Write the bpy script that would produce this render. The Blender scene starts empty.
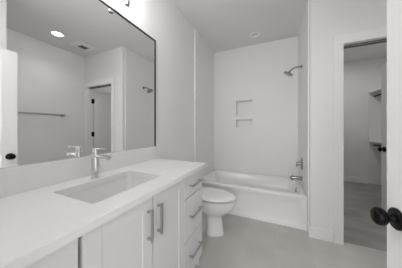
import bpy, bmesh, math, random
from mathutils import Vector, Matrix
random.seed(4)
SC = bpy.context.scene
COL = SC.collection
PI = math.pi

# ------------------------------------------------------------------ camera
cam_data = bpy.data.cameras.new('camera')
cam = bpy.data.objects.new('camera', cam_data)
COL.objects.link(cam)
cam.location = (1.10, 0.0, 1.205)
cam.rotation_euler = (PI / 2, 0, math.radians(24.09))
cam_data.sensor_width = 36
cam_data.lens = 36 * 161.2 / 402
cam_data.shift_y = -5.0 / 402
cam_data.clip_start = 0.01
SC.camera = cam

# ------------------------------------------------------------------ world, view, lights
w = bpy.data.worlds.new('daylight'); SC.world = w; w.use_nodes = True
bg = w.node_tree.nodes['Background']
bg.inputs[0].default_value = (0.98, 0.99, 1.0, 1); bg.inputs[1].default_value = 1.0
SC.view_settings.view_transform = 'Standard'
SC.view_settings.look = 'None'
SC.view_settings.gamma = 1
SC.view_settings.use_curve_mapping = False
SC.view_settings.exposure = 0.0
SC.cycles.diffuse_bounces = 10; SC.cycles.max_bounces = 16

def lamp(name, kind, loc, energy, size=0.1, color=(1, 1, 1), rot=(0, 0, 0), spread=None):
    l = bpy.data.lights.new(name, kind); l.energy = energy; l.color = color
    if kind == 'AREA':
        l.shape = 'DISK'; l.size = size
        if spread: l.spread = spread
    else:
        l.shadow_soft_size = size
    o = bpy.data.objects.new(name, l); COL.objects.link(o)
    o.location = loc; o.rotation_euler = rot; o['kind'] = 'helper'
    return o
CH = 2.745                                  # ceiling height
E_VAN, E_CLOSET, E_HALL, E_ROOM = 4.0, 8, 40, 4
lamp('room_downlight_lamp', 'AREA', (2.10, 1.43, CH + .058), E_ROOM, 0.10)
lamp('closet_fill_lamp', 'AREA', (2.4, 3.7, CH - 0.03), E_CLOSET, 0.2, (1, .97, .95))  # unseen lamp added to light the closet, without a fixture
lamp('hall_fill_light', 'AREA', (1.1, -1.65, 1.45), E_HALL, 1.9, (.985, .99, 1.0), (PI / 2, 0, 0))  # unseen fill light added behind the camera, no window there

# ------------------------------------------------------------------ materials
def mat(name, col, rough=0.5, metal=0.0, bump=0.0, bscale=200, var=0.0, vscale=6, coat=0.0, emit=None, estr=0, spec=None):
    m = bpy.data.materials.new(name); m.use_nodes = True
    nt = m.node_tree; b = nt.nodes['Principled BSDF']
    b.inputs['Base Color'].default_value = (*col, 1)
    b.inputs['Roughness'].default_value = rough
    b.inputs['Metallic'].default_value = metal
    if coat: b.inputs['Coat Weight'].default_value = coat
    if spec is not None: b.inputs['Specular IOR Level'].default_value = spec
    if emit:
        b.inputs['Emission Color'].default_value = (*emit, 1); b.inputs['Emission Strength'].default_value = estr
    tc = None
    if bump or var:
        tc = nt.nodes.new('ShaderNodeTexCoord')
    if bump:
        n = nt.nodes.new('ShaderNodeTexNoise'); n.inputs['Scale'].default_value = bscale; n.inputs['Detail'].default_value = 3
        nt.links.new(tc.outputs['Object'], n.inputs['Vector'])
        bp = nt.nodes.new('ShaderNodeBump'); bp.inputs['Strength'].default_value = bump; bp.inputs['Distance'].default_value = 0.002
        nt.links.new(n.outputs['Fac'], bp.inputs['Height']); nt.links.new(bp.outputs['Normal'], b.inputs['Normal'])
    if var:
        n = nt.nodes.new('ShaderNodeTexNoise'); n.inputs['Scale'].default_value = vscale; n.inputs['Detail'].default_value = 4
        nt.links.new(tc.outputs['Object'], n.inputs['Vector'])
        r = nt.nodes.new('ShaderNodeValToRGB')
        r.color_ramp.elements[0].position = 0.3; r.color_ramp.elements[1].position = 0.7
        r.color_ramp.elements[0].color = tuple(c * (1 - var) for c in col) + (1,)
        r.color_ramp.elements[1].color = tuple(min(1, c * (1 + var)) for c in col) + (1,)
        nt.links.new(n.outputs['Fac'], r.inputs['Fac']); nt.links.new(r.outputs['Color'], b.inputs['Base Color'])
    return m

M_WALL = mat('wall_paint', (.80, .79, .786), .6, bump=.08, bscale=350)
M_CEIL = mat('ceiling_paint', (.74, .732, .725), .75, bump=.1, bscale=300)
M_SURR = mat('acrylic_surround', (.80, .785, .78), .45)
M_TRIM = mat('trim_paint', (.84, .832, .828), .38)
M_CAB = mat('cabinet_paint', (.71, .712, .702), .4)
M_GAP = mat('cabinet_shadow_gap', (.12, .12, .12), .8)
M_TOP = mat('white_quartz', (.77, .772, .762), .25, var=.012, vscale=60)
M_CHINA = mat('white_china', (.80, .79, .78), .12, coat=.3)
M_SINK = mat('white_sink_china', (.72, .722, .712), .15, coat=.3)
M_TUB = mat('white_tub_acrylic', (.82, .805, .80), .2)
M_CHROME = mat('chrome', (.72, .72, .72), .12, 1)
M_NICKEL = mat('brushed_nickel', (.52, .515, .51), .32, 1)
M_FIX = mat('satin_chrome', (.36, .355, .35), .22, 1)
M_BLACK = mat('black_metal', (.005, .0045, .0045), .35, 0, spec=.14)
M_MIRROR = mat('mirror_glass', (.93, .935, .93), .0, 1)
M_HEADSHADE = mat('head_shade_grey', (.16, .158, .155), .8)
M_FRAME = mat('dark_mirror_frame', (.05, .05, .05), .4, .5)
M_BULB = mat('lit_glass', (1, 1, 1), .4, emit=(1, .99, .97), estr=9)
M_LENS = mat('downlight_lens', (.5, .5, .49), .5)
M_CAN = mat('can_reflector', (.88, .88, .87), .3)
M_LENSD = mat('unlit_lens', (.12, .12, .12), .4)
M_RING = mat('light_ring', (.9, .9, .89), .4)
M_VENT = mat('vent_plastic', (.80, .80, .79), .5)
M_VENTD = mat('vent_grille_dark', (.22, .22, .22), .7)
M_SHELF = mat('melamine_shelf', (.78, .77, .765), .4)

def tile_mat():
    m = bpy.data.materials.new('floor_tile'); m.use_nodes = True
    nt = m.node_tree; b = nt.nodes['Principled BSDF']; L = nt.links
    tc = nt.nodes.new('ShaderNodeTexCoord'); mp = nt.nodes.new('ShaderNodeMapping')
    mp.inputs['Rotation'].default_value = (0, 0, PI / 2); mp.inputs['Location'].default_value = (0.04, 0.078, 0)
    L.new(tc.outputs['Object'], mp.inputs['Vector'])
    br = nt.nodes.new('ShaderNodeTexBrick')
    br.inputs['Scale'].default_value = 1; br.inputs['Brick Width'].default_value = .61; br.inputs['Row Height'].default_value = .305
    br.inputs['Mortar Size'].default_value = .003; br.inputs['Mortar Smooth'].default_value = .3; br.offset = .5
    br.inputs['Color1'].default_value = (.515, .50, .476, 1); br.inputs['Color2'].default_value = (.545, .53, .506, 1)
    br.inputs['Mortar'].default_value = (.565, .552, .528, 1)
    L.new(mp.outputs['Vector'], br.inputs['Vector'])
    n = nt.nodes.new('ShaderNodeTexNoise'); n.inputs['Scale'].default_value = 3.2; n.inputs['Detail'].default_value = 6
    L.new(tc.outputs['Object'], n.inputs['Vector'])
    r = nt.nodes.new('ShaderNodeMapRange'); r.inputs['To Min'].default_value = .82; r.inputs['To Max'].default_value = 1.18
    L.new(n.outputs['Fac'], r.inputs['Value'])
    mx = nt.nodes.new('ShaderNodeVectorMath'); mx.operation = 'MULTIPLY'
    L.new(br.outputs['Color'], mx.inputs[0]); L.new(r.outputs['Result'], mx.inputs[1])
    L.new(mx.outputs['Vector'], b.inputs['Base Color'])
    b.inputs['Roughness'].default_value = .38
    return m
def carpet_mat():
    m = bpy.data.materials.new('closet_carpet'); m.use_nodes = True
    nt = m.node_tree; b = nt.nodes['Principled BSDF']; L = nt.links
    tc = nt.nodes.new('ShaderNodeTexCoord'); mp = nt.nodes.new('ShaderNodeMapping')
    mp.inputs['Scale'].default_value = (1.6, 2.4, 1); mp.inputs['Rotation'].default_value = (0, 0, .35)
    L.new(tc.outputs['Object'], mp.inputs['Vector'])
    n = nt.nodes.new('ShaderNodeTexNoise'); n.inputs['Scale'].default_value = 1.6; n.inputs['Detail'].default_value = 3
    L.new(mp.outputs['Vector'], n.inputs['Vector'])
    f = nt.nodes.new('ShaderNodeTexNoise'); f.inputs['Scale'].default_value = 160; f.inputs['Detail'].default_value = 2
    L.new(tc.outputs['Object'], f.inputs['Vector'])
    r = nt.nodes.new('ShaderNodeValToRGB')
    r.color_ramp.elements[0].position = .38; r.color_ramp.elements[0].color = (.30, .295, .28, 1)
    r.color_ramp.elements[1].position = .66; r.color_ramp.elements[1].color = (.40, .39, .372, 1)
    L.new(n.outputs['Fac'], r.inputs['Fac'])
    mr = nt.nodes.new('ShaderNodeMapRange'); mr.inputs['To Min'].default_value = .75; mr.inputs['To Max'].default_value = 1.25
    L.new(f.outputs['Fac'], mr.inputs['Value'])
    mx = nt.nodes.new('ShaderNodeVectorMath'); mx.operation = 'MULTIPLY'
    L.new(r.outputs['Color'], mx.inputs[0]); L.new(mr.outputs['Result'], mx.inputs[1]); L.new(mx.outputs['Vector'], b.inputs['Base Color'])
    bp = nt.nodes.new('ShaderNodeBump'); bp.inputs['Strength'].default_value = .4; bp.inputs['Distance'].default_value = .004
    L.new(f.outputs['Fac'], bp.inputs['Height']); L.new(bp.outputs['Normal'], b.inputs['Normal'])
    b.inputs['Roughness'].default_value = .95
    return m
M_TILE, M_CARPET = tile_mat(), carpet_mat()

# ------------------------------------------------------------------ mesh helpers
def BM(): return bmesh.new()
def box(bm, x0, x1, y0, y1, z0, z1, bev=0.0, seg=2):
    t = bmesh.new()
    bmesh.ops.create_cube(t, size=1)
    for v in t.verts:
        v.co = Vector((x0 + (v.co.x + .5) * (x1 - x0), y0 + (v.co.y + .5) * (y1 - y0), z0 + (v.co.z + .5) * (z1 - z0)))
    if bev:
        bmesh.ops.bevel(t, geom=list(t.edges), offset=bev, segments=seg, affect='EDGES', profile=.6)
    me = bpy.data.meshes.new('t'); t.to_mesh(me); t.free(); bm.from_mesh(me); bpy.data.meshes.remove(me)
    return bm
def tube(bm, pts, r, n=16, cap=True):
    """round bar through pts; r is one radius or one per point"""
    pts = [Vector(p) for p in pts]; rs = r if isinstance(r, (list, tuple)) else [r] * len(pts)
    rings = []; up = None
    for i, p in enumerate(pts):
        d = ((pts[min(i + 1, len(pts) - 1)] - p).normalized() + (p - pts[max(i - 1, 0)]).normalized())
        if d.length < 1e-6: d = pts[-1] - pts[0]
        d.normalize()
        if up is None:
            up = Vector((0, 0, 1)) if abs(d.z) < .9 else Vector((1, 0, 0))
        s = d.cross(up).normalized(); u = s.cross(d).normalized(); up = u
        rings.append([bm.verts.new(p + rs[i] * (math.cos(a) * s + math.sin(a) * u)) for a in [2 * PI * k / n for k in range(n)]])
    for a, b in zip(rings, rings[1:]):
        for k in range(n): bm.faces.new((a[k], a[(k + 1) % n], b[(k + 1) % n], b[k]))
    if cap:
        bm.faces.new(rings[0][::-1]); bm.faces.new(rings[-1])
    return bm
def lathe(bm, origin, axis, prof, n=32):
    """prof: (distance along axis, radius) pairs"""
    o = Vector(origin); d = Vector(axis).normalized()
    up = Vector((0, 0, 1)) if abs(d.z) < .9 else Vector((1, 0, 0))
    s = d.cross(up).normalized(); u = s.cross(d).normalized()
    rings = []
    for t, r in prof:
        rings.append([bm.verts.new(o + d * t + max(r, 1e-5) * (math.cos(a) * s + math.sin(a) * u)) for a in [2 * PI * k / n for k in range(n)]])
    for a, b in zip(rings, rings[1:]):
        for k in range(n): bm.faces.new((a[k], a[(k + 1) % n], b[(k + 1) % n], b[k]))
    bm.faces.new(rings[0][::-1]); bm.faces.new(rings[-1])
    return bm
def rrect(x0, x1, y0, y1, r, n=8):
    out = []
    for cx, cy, a0 in ((x1 - r, y1 - r, 0), (x0 + r, y1 - r, PI / 2), (x0 + r, y0 + r, PI), (x1 - r, y0 + r, 1.5 * PI)):
        for k in range(n + 1):
            a = a0 + PI / 2 * k / n
            out.append((cx + r * math.cos(a), cy + r * math.sin(a)))
    return out
def egg(xb, xf, yc, hw, n=48, sq=2.6):
    """toilet outline: squarish at the back (xb), round nose at the front (xf)"""
    out = []; xm = xb + (xf - xb) * .42
    for k in range(n):
        a = 2 * PI * k / n; c, s = math.cos(a), math.sin(a)
        if c >= 0: out.append((xm + (xf - xm) * c, yc + hw * s))
        else:
            e = 2 / sq
            out.append((xm - (xm - xb) * abs(c) ** e, yc + hw * math.copysign(abs(s) ** e, s)))
    return out
def loft(bm, loops, cap0=True, cap1=True):
    """loops: lists of 3D points of equal length"""
    R = [[bm.verts.new(p) for p in l] for l in loops]; n = len(R[0])
    for a, b in zip(R, R[1:]):
        for k in range(n): bm.faces.new((a[k], a[(k + 1) % n], b[(k + 1) % n], b[k]))
    if cap0: bm.faces.new(R[0][::-1])
    if cap1: bm.faces.new(R[-1])
    return bm
def zl(loop, z): return [(x, y, z) for x, y in loop]

def obj(name, bm, m, parent=None, smooth=None, wn=False):
    bmesh.ops.recalc_face_normals(bm, faces=bm.faces)
    me = bpy.data.meshes.new(name); bm.to_mesh(me); bm.free()
    o = bpy.data.objects.new(name, me); COL.objects.link(o)
    me.materials.append(m)
    if smooth:
        for p in me.polygons: p.use_smooth = True
        me.set_sharp_from_angle(angle=math.radians(smooth))
    if parent:
        o.parent = parent
        o.matrix_parent_inverse = Matrix.Translation(parent.location).inverted() if parent.rotation_euler.z == 0 else parent.matrix_basis.inverted()
    return o
def thing(name, label, cat, loc=(0, 0, 0), group=None, kind=None):
    o = bpy.data.objects.new(name, None); COL.objects.link(o); o.location = loc; o.empty_display_size = .05
    o['label'] = label; o['category'] = cat
    if group: o['group'] = group
    if kind: o['kind'] = kind
    return o
def struct(name, bm, m, label, cat, smooth=None):
    o = obj(name, bm, m, None, smooth); o['kind'] = 'structure'; o['label'] = label; o['category'] = cat
    return o

# ------------------------------------------------------------------ room shell
YB, XA, YD, YI = 3.09, 1.48, 2.143, 2.26         # alcove back, alcove right wall, closet wall front and inner face
WX = 2.62                                        # right wall
NX0, NX1 = .455, .752
_fb = box(BM(), -.12, 3.4, -1.7, 2.19, -.10, 0); box(_fb, -.12, XA, 2.19, YB + .14, -.10, 0)
struct('floor', _fb, M_TILE, 'pale greige stone look tile floor', 'floor')
struct('floor_closet', box(BM(), 1.48, 3.47, 2.19, 4.87, -.10, 0.004), M_CARPET, 'darker grey brown carpet beyond the closet doorway', 'floor')
CANS = [(2.10, 1.43, .066), (.83, 2.76, .055)]      # x, y, half opening of the recessed lights
_cb = BM(); _xs = [-.12, .83 - .055, .83 + .055, 2.10 - .066, 2.10 + .066, 3.47]; _ys = [-1.7, 1.43 - .066, 1.43 + .066, 2.76 - .055, 2.76 + .055, 4.87]
for _i in range(5):
    for _j in range(5):
        if (_i, _j) not in ((3, 1), (1, 3)): box(_cb, _xs[_i], _xs[_i + 1], _ys[_j], _ys[_j + 1], CH, CH + .1)
struct('ceiling', _cb, M_CEIL, 'flat light grey ceiling', 'ceiling')
struct('wall_left', box(BM(), -.12, 0, -.12, YB + .14, 0, CH), M_WALL, 'pale grey wall behind the mirror and toilet', 'wall')
b = BM()
NZ = [(1.24, 1.385), (1.455, 1.742)]             # two stacked recesses
box(b, 0, NX0, YB, YB + .14, 0, CH); box(b, NX1, XA, YB, YB + .14, 0, CH)
box(b, NX0, NX1, YB, YB + .14, 0, NZ[0][0]); box(b, NX0, NX1, YB, YB + .14, NZ[0][1], NZ[1][0]); box(b, NX0, NX1, YB, YB + .14, NZ[1][1], CH)
box(b, NX0, NX1, YB + .095, YB + .14, NZ[0][0], NZ[0][1]); box(b, NX0, NX1, YB + .095, YB + .14, NZ[1][0], NZ[1][1])
struct('wall_back', b, M_SURR, 'white panelled wall behind the bathtub with two stacked recessed niches', 'wall')
struct('wall_alcove', box(BM(), XA, XA + .12, YD, YB + .14, 0, CH), M_WALL, 'pale wall at the faucet end of the bathtub', 'wall')
OX0, OX1, OZ = 1.772, 2.524, 2.085               # closet doorway
b = BM(); box(b, XA + .12, OX0 - .015, YD, YI, 0, CH); box(b, OX1 + .015, WX + .12, YD, YI, 0, CH); box(b, OX0 - .015, OX1 + .015, YD, YI, OZ + .015, CH)
struct('wall_front', b, M_WALL, 'pale wall around the closet doorway', 'wall')
struct('wall_right', box(BM(), WX, WX + .12, .622, YD, 0, CH), M_WALL, 'pale wall carrying the towel bar', 'wall')
b = BM(); box(b, 1.585, 1.705, -.12, .742, 0, CH); box(b, 1.705, WX, .622, .742, 0, CH)
struct('wall_corner', b, M_WALL, 'pale wall corner behind the open entry door', 'wall')
b = BM(); box(b, 0, .69, -.12, 0, 0, CH); box(b, .69, 1.50, -.12, 0, 2.09, CH); box(b, 1.50, 1.585, -.12, 0, 0, CH)
struct('wall_entry', b, M_WALL, 'pale wall around the entry doorway', 'wall')
# the hall outside, open at its far end to the world and an added fill light
b = BM(); box(b, -.12, 0, -1.7, -.12, 0, CH); struct('wall_hall_left', b, M_WALL, 'pale wall of the hall outside', 'wall')
b = BM(); box(b, 2.2, 2.32, -1.7, -.12, 0, CH); struct('wall_hall_right', b, M_WALL, 'pale far wall of the hall outside', 'wall')
# closet shell
struct('wall_closet_back', box(BM(), XA + .12, 3.47, 4.75, 4.87, 0, CH), M_WALL, 'grey wall at the far end of the closet', 'wall')
struct('wall_closet_right', box(BM(), 3.35, 3.47, YI, 4.75, 0, CH), M_WALL, 'grey wall behind the closet shelves', 'wall')
struct('wall_closet_left', box(BM(), XA + .0, XA + .12, YB + .14, 4.75, 0, CH), M_WALL, 'grey wall on the closet side of the bathtub', 'wall')
struct('wall_closet_front', box(BM(), WX + .12, 3.47, YD, YI, 0, CH), M_WALL, 'grey wall inside the closet beside its doorway', 'wall')

# surround panels at both ends of the tub, and their edge trims
b = BM(); box(b, 0, .006, 2.225, YB, .36, CH); struct('trim_1', b, M_SURR, 'white tub surround panel on the toilet side wall', 'wall panel')
b = BM(); box(b, XA - .006, XA, 2.225, YB, .36, CH); struct('trim_2', b, M_SURR, 'white tub surround panel on the faucet end wall', 'wall panel')
b = BM(); box(b, 0, .020, 2.205, 2.225, 0, CH, .003); struct('trim_3', b, M_TRIM, 'thin white edge strip of the surround beside the mirror wall', 'trim')
b = BM(); box(b, XA - .012, XA, 2.205, 2.23, .12, CH, .003); struct('trim_4', b, M_TRIM, 'thin white edge strip of the surround beside the closet wall', 'trim')
# baseboards
BH = .12
def base_strip(b, x0, x1, y0, y1): return box(b, x0, x1, y0, y1, 0, BH, .004)
b = BM(); base_strip(b, XA - .014, 1.686, YD - .014, YD); base_strip(b, XA - .014, XA, YD, 2.262); struct('baseboard_front', b, M_TRIM, 'white baseboard between the bathtub and the closet doorway', 'baseboard')
b = BM(); base_strip(b, WX - .014, WX, .742, YD); struct('baseboard_right', b, M_TRIM, 'white baseboard under the towel bar', 'baseboard')
b = BM(); base_strip(b, 0, .014, 1.32, 2.203); struct('baseboard_left', b, M_TRIM, 'white baseboard behind the toilet', 'baseboard')
b = BM(); box(b, XA + .12, 3.0, 4.736, 4.75, 0, .12, .004); struct('baseboard_closet', b, M_TRIM, 'white baseboard on the far closet wall', 'baseboard')

# closet doorway: jambs, stop and casing
b = BM()
box(b, OX0 - .015, OX0, YD, YI, 0, OZ + .015); box(b, OX1, OX1 + .015, YD, YI, 0, OZ + .015); box(b, OX0, OX1, YD, YI, OZ, OZ + .015)
box(b, OX0, OX0 + .010, YD + .035, YI - .04, 0, OZ); box(b, OX0, OX1, YD + .035, YI - .04, OZ - .012, OZ); box(b, OX1 - .010, OX1, YD + .035, YI - .04, 0, OZ)
struct('trim_5', b, M_TRIM, 'white jamb lining of the closet doorway', 'door frame')
CW = .085
def casing(b, y0, y1, yb0, yb1, x0=OX0, x1=OX1):
    box(b, x0 - CW, x0 - .004, y0, y1, 0, OZ + .004, .003); box(b, x1 + .004, min(x1 + CW, WX - .004), y0, y1, 0, OZ + .004, .003)
    box(b, x0 - CW, min(x1 + CW, WX - .004), y0, y1, OZ + .004, OZ + .10, .003)
b = BM(); casing(b, YD - .016, YD, YD - .022, YD); struct('trim_6', b, M_TRIM, 'white casing around the closet doorway', 'door frame')

b = BM()  # dark strips added to paint the shade under the head jamb
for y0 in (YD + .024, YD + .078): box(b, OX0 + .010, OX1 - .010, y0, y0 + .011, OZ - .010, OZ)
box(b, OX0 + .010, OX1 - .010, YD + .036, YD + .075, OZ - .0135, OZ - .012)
struct('head_shade', b, M_HEADSHADE, 'dark grey strips painted as shade under the head of the closet doorway', 'painted shade')

# ------------------------------------------------------------------ doors
def shaker_leaf(b, wdt, hgt, th, rail=.115):
    """leaf from y=0 (hinge) to y=wdt, x -th..0, with one recessed panel on both faces"""
    box(b, -th, 0, 0, rail, 0, hgt); box(b, -th, 0, wdt - rail, wdt, 0, hgt)
    box(b, -th, 0, rail, wdt - rail, 0, .2); box(b, -th, 0, rail, wdt - rail, hgt - rail, hgt); box(b, -th, 0, rail, wdt - rail, .95, .95 + rail)
    box(b, -th + .01, -.01, rail, wdt - rail, .2, hgt - rail)
    return b
def door_knob(parent, y, z, face_x, sgn, scale=1.0):
    p = obj('knob_rosette', lathe(BM(), (face_x, y, z), (sgn, 0, 0), [(0, .034), (.006, .034), (.010, .030), (.011, .0)]), M_BLACK, parent, 35)
    p['label'] = 'black round rosette'
    k = obj('knob', lathe(BM(), (face_x, y, z), (sgn, 0, 0),
        [(d_, q * scale) for d_, q in ((.008, .016), (.016, .0125), (.023, .0125), (.026, .019), (.031, .026), (.038, .0305), (.046, .031), (.053, .0285), (.059, .021), (.061, .012), (.0615, 0))]), M_BLACK, parent, 40)
    k['label'] = 'black egg shaped knob'
    return k
# entry door, open against the wall corner; its hinge edge is beside the camera
D1 = thing('door_1', 'white open entry door with black knob at the right edge of the photo', 'door', (1.503, .034, .006), kind='structure')
b = BM(); shaker_leaf(b, .754, 2.03, .036)
bmesh.ops.translate(b, vec=Vector((1.503, .034, .006)), verts=b.verts)
obj('door_leaf', b, M_TRIM, D1)
door_knob(D1, .735, .914, 1.467, -1, .93)
b = BM(); box(b, 1.474, 1.496, .788, .7895, .87, .975); obj('latch_plate', b, M_BLACK, D1)
lathe_b = lathe(BM(), (1.503, .735, .914), (1, 0, 0), [(0, .034), (.006, .034), (.009, .028), (.03, .012), (.05, .012), (.06, .022), (.07, .022), (.074, .0)])
obj('knob', lathe_b, M_BLACK, D1, 35)
for z in (.22, 1.02, 1.82):
    obj('hinge', tube(BM(), [(1.51, .026, z), (1.51, .026, z + .1)], .006), M_BLACK, D1, 40)

# closet door, swung into the closet
A = math.radians(3.0)
D2 = thing('door_2', 'white closet door swung open inside the closet, with black knob and hinges', 'door', (OX1 - .002, YI + .010, .012), kind='structure')
D2.rotation_euler = (0, 0, A)
bpy.context.view_layer.update()
def local(o, parent):
    o.matrix_parent_inverse = Matrix.Identity(4); return o
b = BM(); shaker_leaf(b, .742, 2.06, .036); local(obj('door_leaf', b, M_TRIM, D2), D2)
r_ = obj('knob_rosette', lathe(BM(), (-.036, .682, .922), (-1, 0, 0), [(0, .034), (.006, .034), (.010, .029), (.011, 0)]), M_BLACK, D2, 35); local(r_, D2); r_['label'] = 'black round rosette'
k_ = obj('knob', lathe(BM(), (-.036, .682, .922), (-1, 0, 0), [(.008, .014), (.024, .012), (.03, .022), (.042, .030), (.054, .028), (.062, .016), (.064, 0)]), M_BLACK, D2, 40); local(k_, D2); k_['label'] = 'black egg shaped knob'
for z in (.22, 1.03, 1.75):
    b = BM(); tube(b, [(-.006, -.008, z), (-.006, -.008, z + .1)], .010); box(b, -.036, -.002, -.004, .0, z, z + .1); box(b, -.004, .0015, -.052, -.006, z, z + .1)
    h = local(obj('hinge', b, M_BLACK, D2, 40), D2); h['label'] = 'black hinge'

# ------------------------------------------------------------------ vanity
VE, FX = 1.306, .527                              # far end, front of the doors
V = thing('vanity_cabinet', 'white shaker vanity cabinet with two doors and a drawer stack, under the sink', 'cabinet', (.26, .65, 0))
b = BM()
box(b, .002, .500, .004, .02, .10, .872); box(b, .002, .500, VE - .018, VE, .0, .872); box(b, .002, .02, .02, VE - .018, .1, .872)
box(b, .002, .500, .02, VE - .018, .10, .118); box(b, .484, .500, .02, VE - .018, .82, .872); box(b, .484, .500, .02, .300, .118, .82); box(b, .484, .500, .965, .992, .118, .82)
box(b, .484, .500, .640, .672, .118, .82)
obj('carcass', b, M_CAB, V)
obj('toe_kick', box(BM(), .40, .42, .004, VE - .018, .002, .10), M_CAB, V)
obj('end_panel', box(BM(), .500, FX, .004, .312, .10, .868, .001), M_CAB, V)
def shaker_front(y0, y1, z0, z1, st=.066):
    b = BM()
    box(b, .500, FX, y0, y0 + st, z0, z1, .0012); box(b, .500, FX, y1 - st, y1, z0, z1, .0012)
    box(b, .500, FX, y0 + st, y1 - st, z0, z0 + st, .0012); box(b, .500, FX, y0 + st, y1 - st, z1 - st, z1, .0012)
    box(b, .500, FX - .005, y0 + st - .002, y1 - st + .002, z0 + st - .002, z1 - st + .002)
    return b
def pull(p0, p1, parent):
    """square bar pull between two ends, standing off the front"""
    x = FX; h = .0058; b = BM()
    (ya, za), (yb, zb) = p0, p1
    box(b, x + .024, x + .036, min(ya, yb) - h, max(ya, yb) + h, min(za, zb) - h, max(za, zb) + h, .0015)
    for (y, z) in (p0, p1):
        dy = .008 if ya != yb else 0; dz = .008 if za != zb else 0
        y += dy if y == min(ya, yb) else -dy; z += dz if z == min(za, zb) else -dz
        box(b, x - .0005, x + .025, y - .005, y + .005, z - .005, z + .005)
    o = obj('handle', b, M_NICKEL, parent, 30); o['label'] = 'brushed nickel bar pull'
    return o
d = obj('door', shaker_front(.326, .6625, .105, .866), M_CAB, V); pull((.627, .65), (.627, .80), d)
d = obj('door', shaker_front(.6680, .9895, .105, .866), M_CAB, V); pull((.702, .65), (.702, .80), d)
for z0, z1, hz in ((.6995, .866, .779), (.3855, .6925, .548), (.105, .3785, .252)):
    d = obj('drawer', box(BM(), .500, FX, .9955, VE - .001, z0, z1, .0012), M_CAB, V); pull((1.063, hz), (1.243, hz), d)

T = thing('countertop', 'white quartz vanity countertop with backsplash around the sink', 'countertop', (.275, .65, .873))
SX0, SX1, SY0, SY1 = .146, .447, .410, .852
TE = 1.314
b = BM()
hole = rrect(SX0, SX1, SY0, SY1, .012, 6)
def outer_match(loop, x0, x1, y0, y1, r=.003):
    # same vertex count, rectangle matching the rounded hole corner by corner
    return rrect(x0, x1, y0, y1, r, len(loop) // 4 - 1)
out = outer_match(hole, .001, .557, .001, TE)
loft(b, [zl(out, .873), zl(out, .902), zl(outer_match(hole, .001, .555, .001, TE - .002, .003), .905), zl(hole, .905), zl(hole, .873), zl(out, .873)], False, False)
obj('slab', b, M_TOP, T)
obj('backsplash', box(BM(), .001, .021, .001, TE, .905, 1.032, .002), M_TOP, T)

S = thing('sink', 'white rectangular undermount sink set in the vanity countertop', 'sink', (.296, .631, .73))
b = BM()
def sl(m, z, r): return zl(rrect(SX0 + m, SX1 - m, SY0 + m, SY1 - m, r, 6), z)
loft(b, [sl(-.022, .8725, .03), sl(-.004, .8725, .028), sl(-.002, 0.8630, .028), sl(.012, 0.7830, .04), sl(.03, 0.7600, .05), sl(.09, 0.7510, .04), ], False, True)
loft(b, [sl(-.022, .8725, .03), sl(-.02, 0.8580, .03), sl(.0, 0.7680, .045), sl(.03, 0.7430, .05), sl(.09, 0.7360, .04)], False, True)
obj('basin', b, M_SINK, S, 40)
dr = obj('drain', lathe(BM(), (.296, .631, .751), (0, 0, 1), [(0, .024), (.003, .024), (.004, .019), (.0025, .016), (.006, .012), (.007, 0)]), M_CHROME, S, 40); dr['label'] = 'chrome drain'

F = thing('faucet', 'chrome single hole faucet with flat lever standing behind the sink', 'faucet', (.095, .645, .905))
fx, fy = .095, .645
obj('base_ring', lathe(BM(), (fx, fy, .905), (0, 0, 1), [(0.0005, .026), (.004, .026), (.006, .023), (.006, 0)]), M_CHROME, F, 35)
obj('body', lathe(BM(), (fx, fy, .910), (0, 0, 1), [(0, .021), (.140, .0205), (.144, .019), (.144, 0)]), M_CHROME, F, 35)
b = BM(); box(b, fx, fx + .130, fy - .012, fy + .012, 1.030, 1.046, .004); tube(b, [(fx + .112, fy, 1.032), (fx + .112, fy, 1.022)], .0085)
obj('spout', b, M_CHROME, F, 35)
b = lathe(BM(), (fx, fy, 1.056), (0, 0, 1), [(0, .0165), (.026, .0165), (.030, .014), (.030, 0)]); box(b, fx - .012, fx + .105, fy - .008, fy + .008, 1.083, 1.089, .0025)
obj('lever', b, M_CHROME, F, 35)

# ------------------------------------------------------------------ mirror and light over it
MZ0, MZ1, MY0, MY1 = 1.033, 2.100, .03, 1.304
MR = thing('wall_mirror', 'large rectangular thin framed mirror above the vanity backsplash', 'mirror', (.006, .67, MZ0))
obj('glass', box(BM(), .001, .010, MY0 + .004, MY1 - .008, MZ0, MZ1 - .008), M_MIRROR, MR)
b = BM(); box(b, .001, .018, MY0, MY1, MZ1 - .008, MZ1); box(b, .001, .018, MY1 - .008, MY1, MZ0, MZ1 - .008); box(b, .001, .018, MY0 - .006, MY0 + .004, MZ0, MZ1 - .010)
fr = obj('frame', b, M_FRAME, MR); fr['label'] = 'thin dark frame'

VL = thing('vanity_light', 'wall light bar with slim vertical tubes above the mirror', 'wall lamp', (0, .65, 2.4))
obj('backplate', box(BM(), .001, .022, .58, .72, 2.37, 2.49, .004), M_NICKEL, VL)
b = BM(); tube(b, [(.1, .39, 2.43), (.1, .91, 2.43)], .009); tube(b, [(.02, .65, 2.43), (.1, .65, 2.43)], .009)
obj('bar', b, M_NICKEL, VL, 40)
for y in (.42, .65, .88):
    sh = obj('lamp_tube', lathe(BM(), (.1, y, 2.19), (0, 0, 1), [(0, .0), (0, .017), (.20, .017), (.20, .0)]), M_BULB, VL, 40)
    cp = obj('end_cap', lathe(BM(), (.1, y, 2.133), (0, 0, 1), [(0, .0), (.0, .016), (.012, .0175), (.058, .0175), (.058, 0)]), M_FIX, sh, 40)
    sc_ = obj('socket', lathe(BM(), (.1, y, 2.385), (0, 0, 1), [(0, .0), (.0, .02), (.05, .02), (.05, 0)]), M_NICKEL, sh, 40)
for y in (.42, .65, .88):
    lamp('vanity_lamp', 'POINT', (.22, y, 2.30), E_VAN, .03, (.985, .99, 1))

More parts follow.
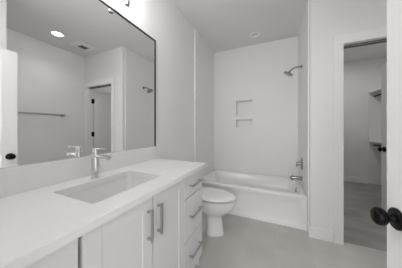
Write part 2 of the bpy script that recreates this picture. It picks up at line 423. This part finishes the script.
# ------------------------------------------------------------------ toilet
yc = 1.79
TO = thing('toilet', 'white toilet with closed lid between the vanity and the bathtub', 'toilet', (.4, yc, 0))
b = BM()
lv = [(0, .13, .586, .112, .5), (.012, .13, .588, .114, .5), (.03, .135, .578, .105, .5), (.15, .14, .570, .100, .5), (.200, .14, .568, .100, .45), (.222, .14, .590, .112, .3),
      (.25, .13, .632, .136, .1), (.285, .13, .672, .158, 0), (.33, .12, .703, .173, 0), (.37, .12, .718, .180, 0), (.398, .12, .720, .182, 0)]
def waist(loop, k):
    out = []
    for x, y in loop:
        t = min(1, max(0, (.43 - x) / .06)); t = t * t * (3 - 2 * t)
        out.append((x, yc + (y - yc) * (1 - k * t)))
    return out
loft(b, [zl(waist(egg(x0, x1, yc, hw, 72), k), z) for z, x0, x1, hw, k in lv])
obj('bowl', b, M_CHINA, TO, 50)
b = BM(); loft(b, [zl(egg(.20, .722, yc, .183), .400), zl(egg(.20, .727, yc, .187), .404), zl(egg(.20, .727, yc, .187), .410), zl(egg(.20, .716, yc, .176), .413)])
obj('seat', b, M_CHINA, TO, 50)
b = BM(); loft(b, [zl(egg(.20, .722, yc, .180), .428), zl(egg(.20, .728, yc, .188), .431), zl(egg(.20, .728, yc, .188), .441), zl(egg(.205, .718, yc, .180), .448), zl(egg(.24, .66, yc, .14), .454), zl(egg(.3, .58, yc, .08), .456)])
obj('lid', b, M_CHINA, TO, 50)
b = BM()
for s in (-1, 1): obj('lid_hinge', box(BM(), .198, .225, yc + s * .07 - .02, yc + s * .07 + .02, .398, .446, .004), M_CHINA, TO, 40)

b = BM(); loft(b, [zl(rrect(.016, .190, yc - .175, yc + .175, .03), .398), zl(rrect(.016, .195, yc - .19, yc + .19, .03), .70)])
obj('tank', b, M_CHINA, TO, 40)
b = BM(); loft(b, [zl(rrect(.014, .203, yc - .197, yc + .197, .03), .701), zl(rrect(.014, .205, yc - .199, yc + .199, .03), .722), zl(rrect(.020, .199, yc - .193, yc + .193, .03), .732)])
obj('tank_lid', b, M_CHINA, TO, 40)
b = BM(); tube(b, [(.194, yc - .13, .655), (.212, yc - .13, .655)], .012); tube(b, [(.21, yc - .13, .655), (.212, yc - .06, .648)], .006)
h = obj('flush_lever', b, M_CHROME, TO, 40); h['label'] = 'chrome flush lever'

# ------------------------------------------------------------------ bathtub
B = thing('bathtub', 'white alcove bathtub under the two wall niches', 'bathtub', (.74, 2.68, 0))
TX0, TX1, TY0, TY1, RZ = .008, XA - .008, 2.276, YB - .002, .395
b = BM()
def tl(dx0, dx1, dy0, dy1, z, r): return zl(rrect(TX0 + dx0, TX1 - dx1, TY0 + dy0, TY1 - dy1, r, 8), z)
loft(b, [tl(0, 0, 0, 0, .001, .004), tl(0, 0, 0, 0, RZ - .008, .004), tl(.006, .006, .008, .006, RZ, .004), tl(.075, .055, .075, .10, RZ, .10), tl(.085, .062, .085, .112, RZ - .012, .10),
         tl(.15, .085, .12, .15, .20, .12), tl(.20, .11, .15, .18, .09, .12), tl(.28, .18, .22, .25, .07, .08)], True, True)
obj('shell', b, M_TUB, B, 45)
def xzl(x0, x1, z0, z1, r, y): return [(x, y, z) for x, z in rrect(x0, x1, z0, z1, r, 8)]
b = BM(); ax0, ax1 = TX0 + .001, TX1 - .001
loft(b, [xzl(ax0, ax1, .001, RZ - .012, .003, TY0 + .001), xzl(ax0, ax1, .001, RZ - .012, .003, TY0 - .010), xzl(ax0 + .05, ax1 - .05, .035, RZ - .045, .03, TY0 - .010), xzl(ax0 + .062, ax1 - .062, .047, RZ - .057, .025, TY0 - .003)], True, True)
obj('apron', b, M_TUB, B, 40)
o = obj('floor_strip', box(BM(), TX0, XA - .016, TY0 - .026, TY0 - .010, .0, .018, .004), M_TRIM, B)
o = obj('overflow_plate', lathe(BM(), (1.402, 2.66, .338), (-1, 0, .22), [(-.008, .0), (-.008, .034), (.006, .034), (.012, .028), (.013, 0)]), M_FIX, B, 40); o['label'] = 'round metal overflow plate'
o = obj('drain', lathe(BM(), (1.20, 2.68, .07), (0, 0, 1), [(0, 0), (0, .028), (.004, .028), (.006, .02), (.006, 0)]), M_CHROME, B, 40); o['label'] = 'chrome drain'

# ------------------------------------------------------------------ shower fittings on the faucet end wall
wx, sy = XA - .006, 2.672
SH = thing('shower_fixture', 'chrome shower head on a bent arm high on the alcove wall', 'shower head', (wx, sy, 2.09))
obj('flange', lathe(BM(), (wx, sy, 2.093), (-1, 0, 0), [(0, .03), (.004, .03), (.012, .014), (.012, 0)]), M_FIX, SH, 40)
pts = [(wx - .005, sy, 2.093), (wx - .05, sy, 2.094), (wx - .09, sy, 2.088), (wx - .125, sy, 2.07), (wx - .150, sy, 2.046), (wx - .160, sy, 2.032)]
obj('arm', tube(BM(), pts, .0105), M_FIX, SH, 50)
hd = Vector((-.50, 0, -.87))
obj('head', lathe(BM(), (wx - .158, sy, 2.036), hd, [(-.004, .013), (.010, .016), (.016, .030), (.022, .062), (.030, .066), (.036, .066), (.038, .060), (.038, 0)]), M_FIX, SH, 35)

SV = thing('shower_valve', 'round chrome shower valve with lever handle above the tub spout', 'shower valve', (wx, sy, .713))
obj('plate', lathe(BM(), (wx, sy, .713), (-1, 0, 0), [(0, .088), (.005, .088), (.010, .080), (.010, 0)]), M_FIX, SV, 40)
b = lathe(BM(), (wx - .009, sy, .713), (-1, 0, 0), [(0, .026), (.03, .024), (.06, .023), (.064, .018), (.064, 0)]); box(b, wx - .072, wx - .056, sy - .009, sy + .009, .665, .735, .003)
obj('handle', b, M_FIX, SV, 40)
TS = thing('tub_spout', 'chrome tub spout projecting from the alcove wall over the tub rim', 'tub spout', (wx, sy, .504))
obj('wall_flange', lathe(BM(), (wx, sy, .504), (-1, 0, 0), [(0, .036), (.006, .036), (.010, .03), (.010, 0)]), M_FIX, TS, 40)
b = tube(BM(), [(wx - .004, sy, .504), (wx - .06, sy, .505), (wx - .115, sy, .503), (wx - .138, sy, .498), (wx - .146, sy, .490)], [.027, .026, .025, .022, .012], 20)
tube(b, [(wx - .125, sy, .495), (wx - .125, sy, .470)], .017, 20)
obj('spout', b, M_FIX, TS, 50)
tube_b = tube(BM(), [(wx - .118, sy, .52), (wx - .118, sy, .545)], [.005, .008])
obj('diverter', tube_b, M_FIX, TS, 50)

# ------------------------------------------------------------------ towel bar on the right wall, seen in the mirror
TB = thing('towel_bar', 'chrome towel bar on the wall opposite the mirror, seen reflected', 'towel bar', (WX, 1.43, 1.47))
obj('bar', tube(BM(), [(WX - .065, 1.10, 1.47), (WX - .065, 1.752, 1.47)], .016), M_NICKEL, TB, 40)
for y in (1.115, 1.737):
    obj('post', lathe(BM(), (WX, y, 1.47), (-1, 0, 0), [(0, .027), (.006, .027), (.010, .015), (.060, .016), (.080, .019), (.084, 0)]), M_NICKEL, TB, 40)

# ------------------------------------------------------------------ ceiling fittings
def downlight(loc, r, label, lens):
    x, y = loc
    t = thing('recessed_light', label, 'ceiling light', (x, y, CH), 'recessed ceiling lights')
    b = BM(); n = 40
    loft(b, [[(x + rr * math.cos(2 * PI * k / n), y + rr * math.sin(2 * PI * k / n), z) for k in range(n)] for rr, z in
             ((r, CH - .0005), (r, CH - .005), (r * .95, CH - .009), (r * .72, CH - .010), (r * .66, CH - .002))], False, False)
    obj('trim_ring', b, M_RING, t, 40)
    b = BM()
    loft(b, [[(x + rr * math.cos(2 * PI * k / n), y + rr * math.sin(2 * PI * k / n), z) for k in range(n)] for rr, z in
             ((r * .66, CH - .002), (r * .62, CH + .03), (r * .52, CH + .065))], False, False)
    obj('reflector', b, M_CAN, t, 40)
    obj('lens', lathe(BM(), (x, y, CH + .064), (0, 0, 1), [(0, r * .525), (.02, r * .525), (.021, 0)]), lens, t, 40)
    return t
downlight((2.10, 1.43), .098, 'round recessed ceiling light near the towel bar, seen in the mirror', M_LENSD)
downlight((.83, 2.76), .079, 'round recessed ceiling light above the bathtub', M_LENS)
VX, VY = 2.15, 1.85
VT = thing('exhaust_vent', 'square white ceiling exhaust vent seen in the mirror', 'ceiling vent', (VX, VY, CH))
b = BM(); s1, s0 = .15, .068
def sq(s, z): return [(VX + a * s, VY + c * s, z) for a, c in ((-1, -1), (1, -1), (1, 1), (-1, 1))]
loft(b, [sq(s1, CH), sq(s1, CH - .008), sq(s1 - .03, CH - .022), sq(s0, CH - .022), sq(s0, CH - .001)], False, False)
obj('cover', b, M_VENT, VT)
b = BM(); box(b, VX - s0, VX + s0, VY - s0, VY + s0, CH - .006, CH - .0005)
g = obj('grille', b, M_VENTD, VT); g['label'] = 'dark grille opening'
b = BM()
for k in range(7):
    xx = VX - s0 + (k + .5) * 2 * s0 / 7; box(b, xx - .003, xx + .003, VY - s0, VY + s0, CH - .018, CH - .006)
obj('louvers', b, M_VENTD, VT)

# ------------------------------------------------------------------ closet fittings
CS = thing('closet_shelving', 'white two tier closet shelving with hanging rods inside the closet', 'shelving', (3.18, 3.7, 0))
cx0 = 3.015
obj('side_panel', box(BM(), cx0, 3.348, 4.725, 4.748, .005, 1.985, .001), M_SHELF, CS)
for z in (1.985, .925):
    obj('shelf', box(BM(), cx0, 3.348, 2.75, 4.748 if z > 1.9 else 4.725, z, z + .022, .001), M_SHELF, CS)
    rd = obj('rod', tube(BM(), [(cx0 + .09, 2.78, z - .07), (cx0 + .09, 4.725, z - .07)], .015), M_BLACK, CS, 40); rd['label'] = 'dark hanging rod'
    cl = obj('cleat', box(BM(), 3.330, 3.348, 2.75, 4.725, z - .09, z), M_SHELF, CS)
obj('side_panel', box(BM(), cx0, 3.348, 2.727, 2.75, .005, 2.007, .001), M_SHELF, CS)
# switch plate on the far closet wall
LS = thing('light_switch', 'white light switch plate on the far closet wall', 'light switch', (2.645, 4.75, 1.11))
obj('plate', box(BM(), 2.585, 2.705, 4.743, 4.75, 1.05, 1.17, .002), M_VENT, LS)
obj('rocker', box(BM(), 2.628, 2.662, 4.738, 4.744, 1.08, 1.14, .001), M_VENT, LS)
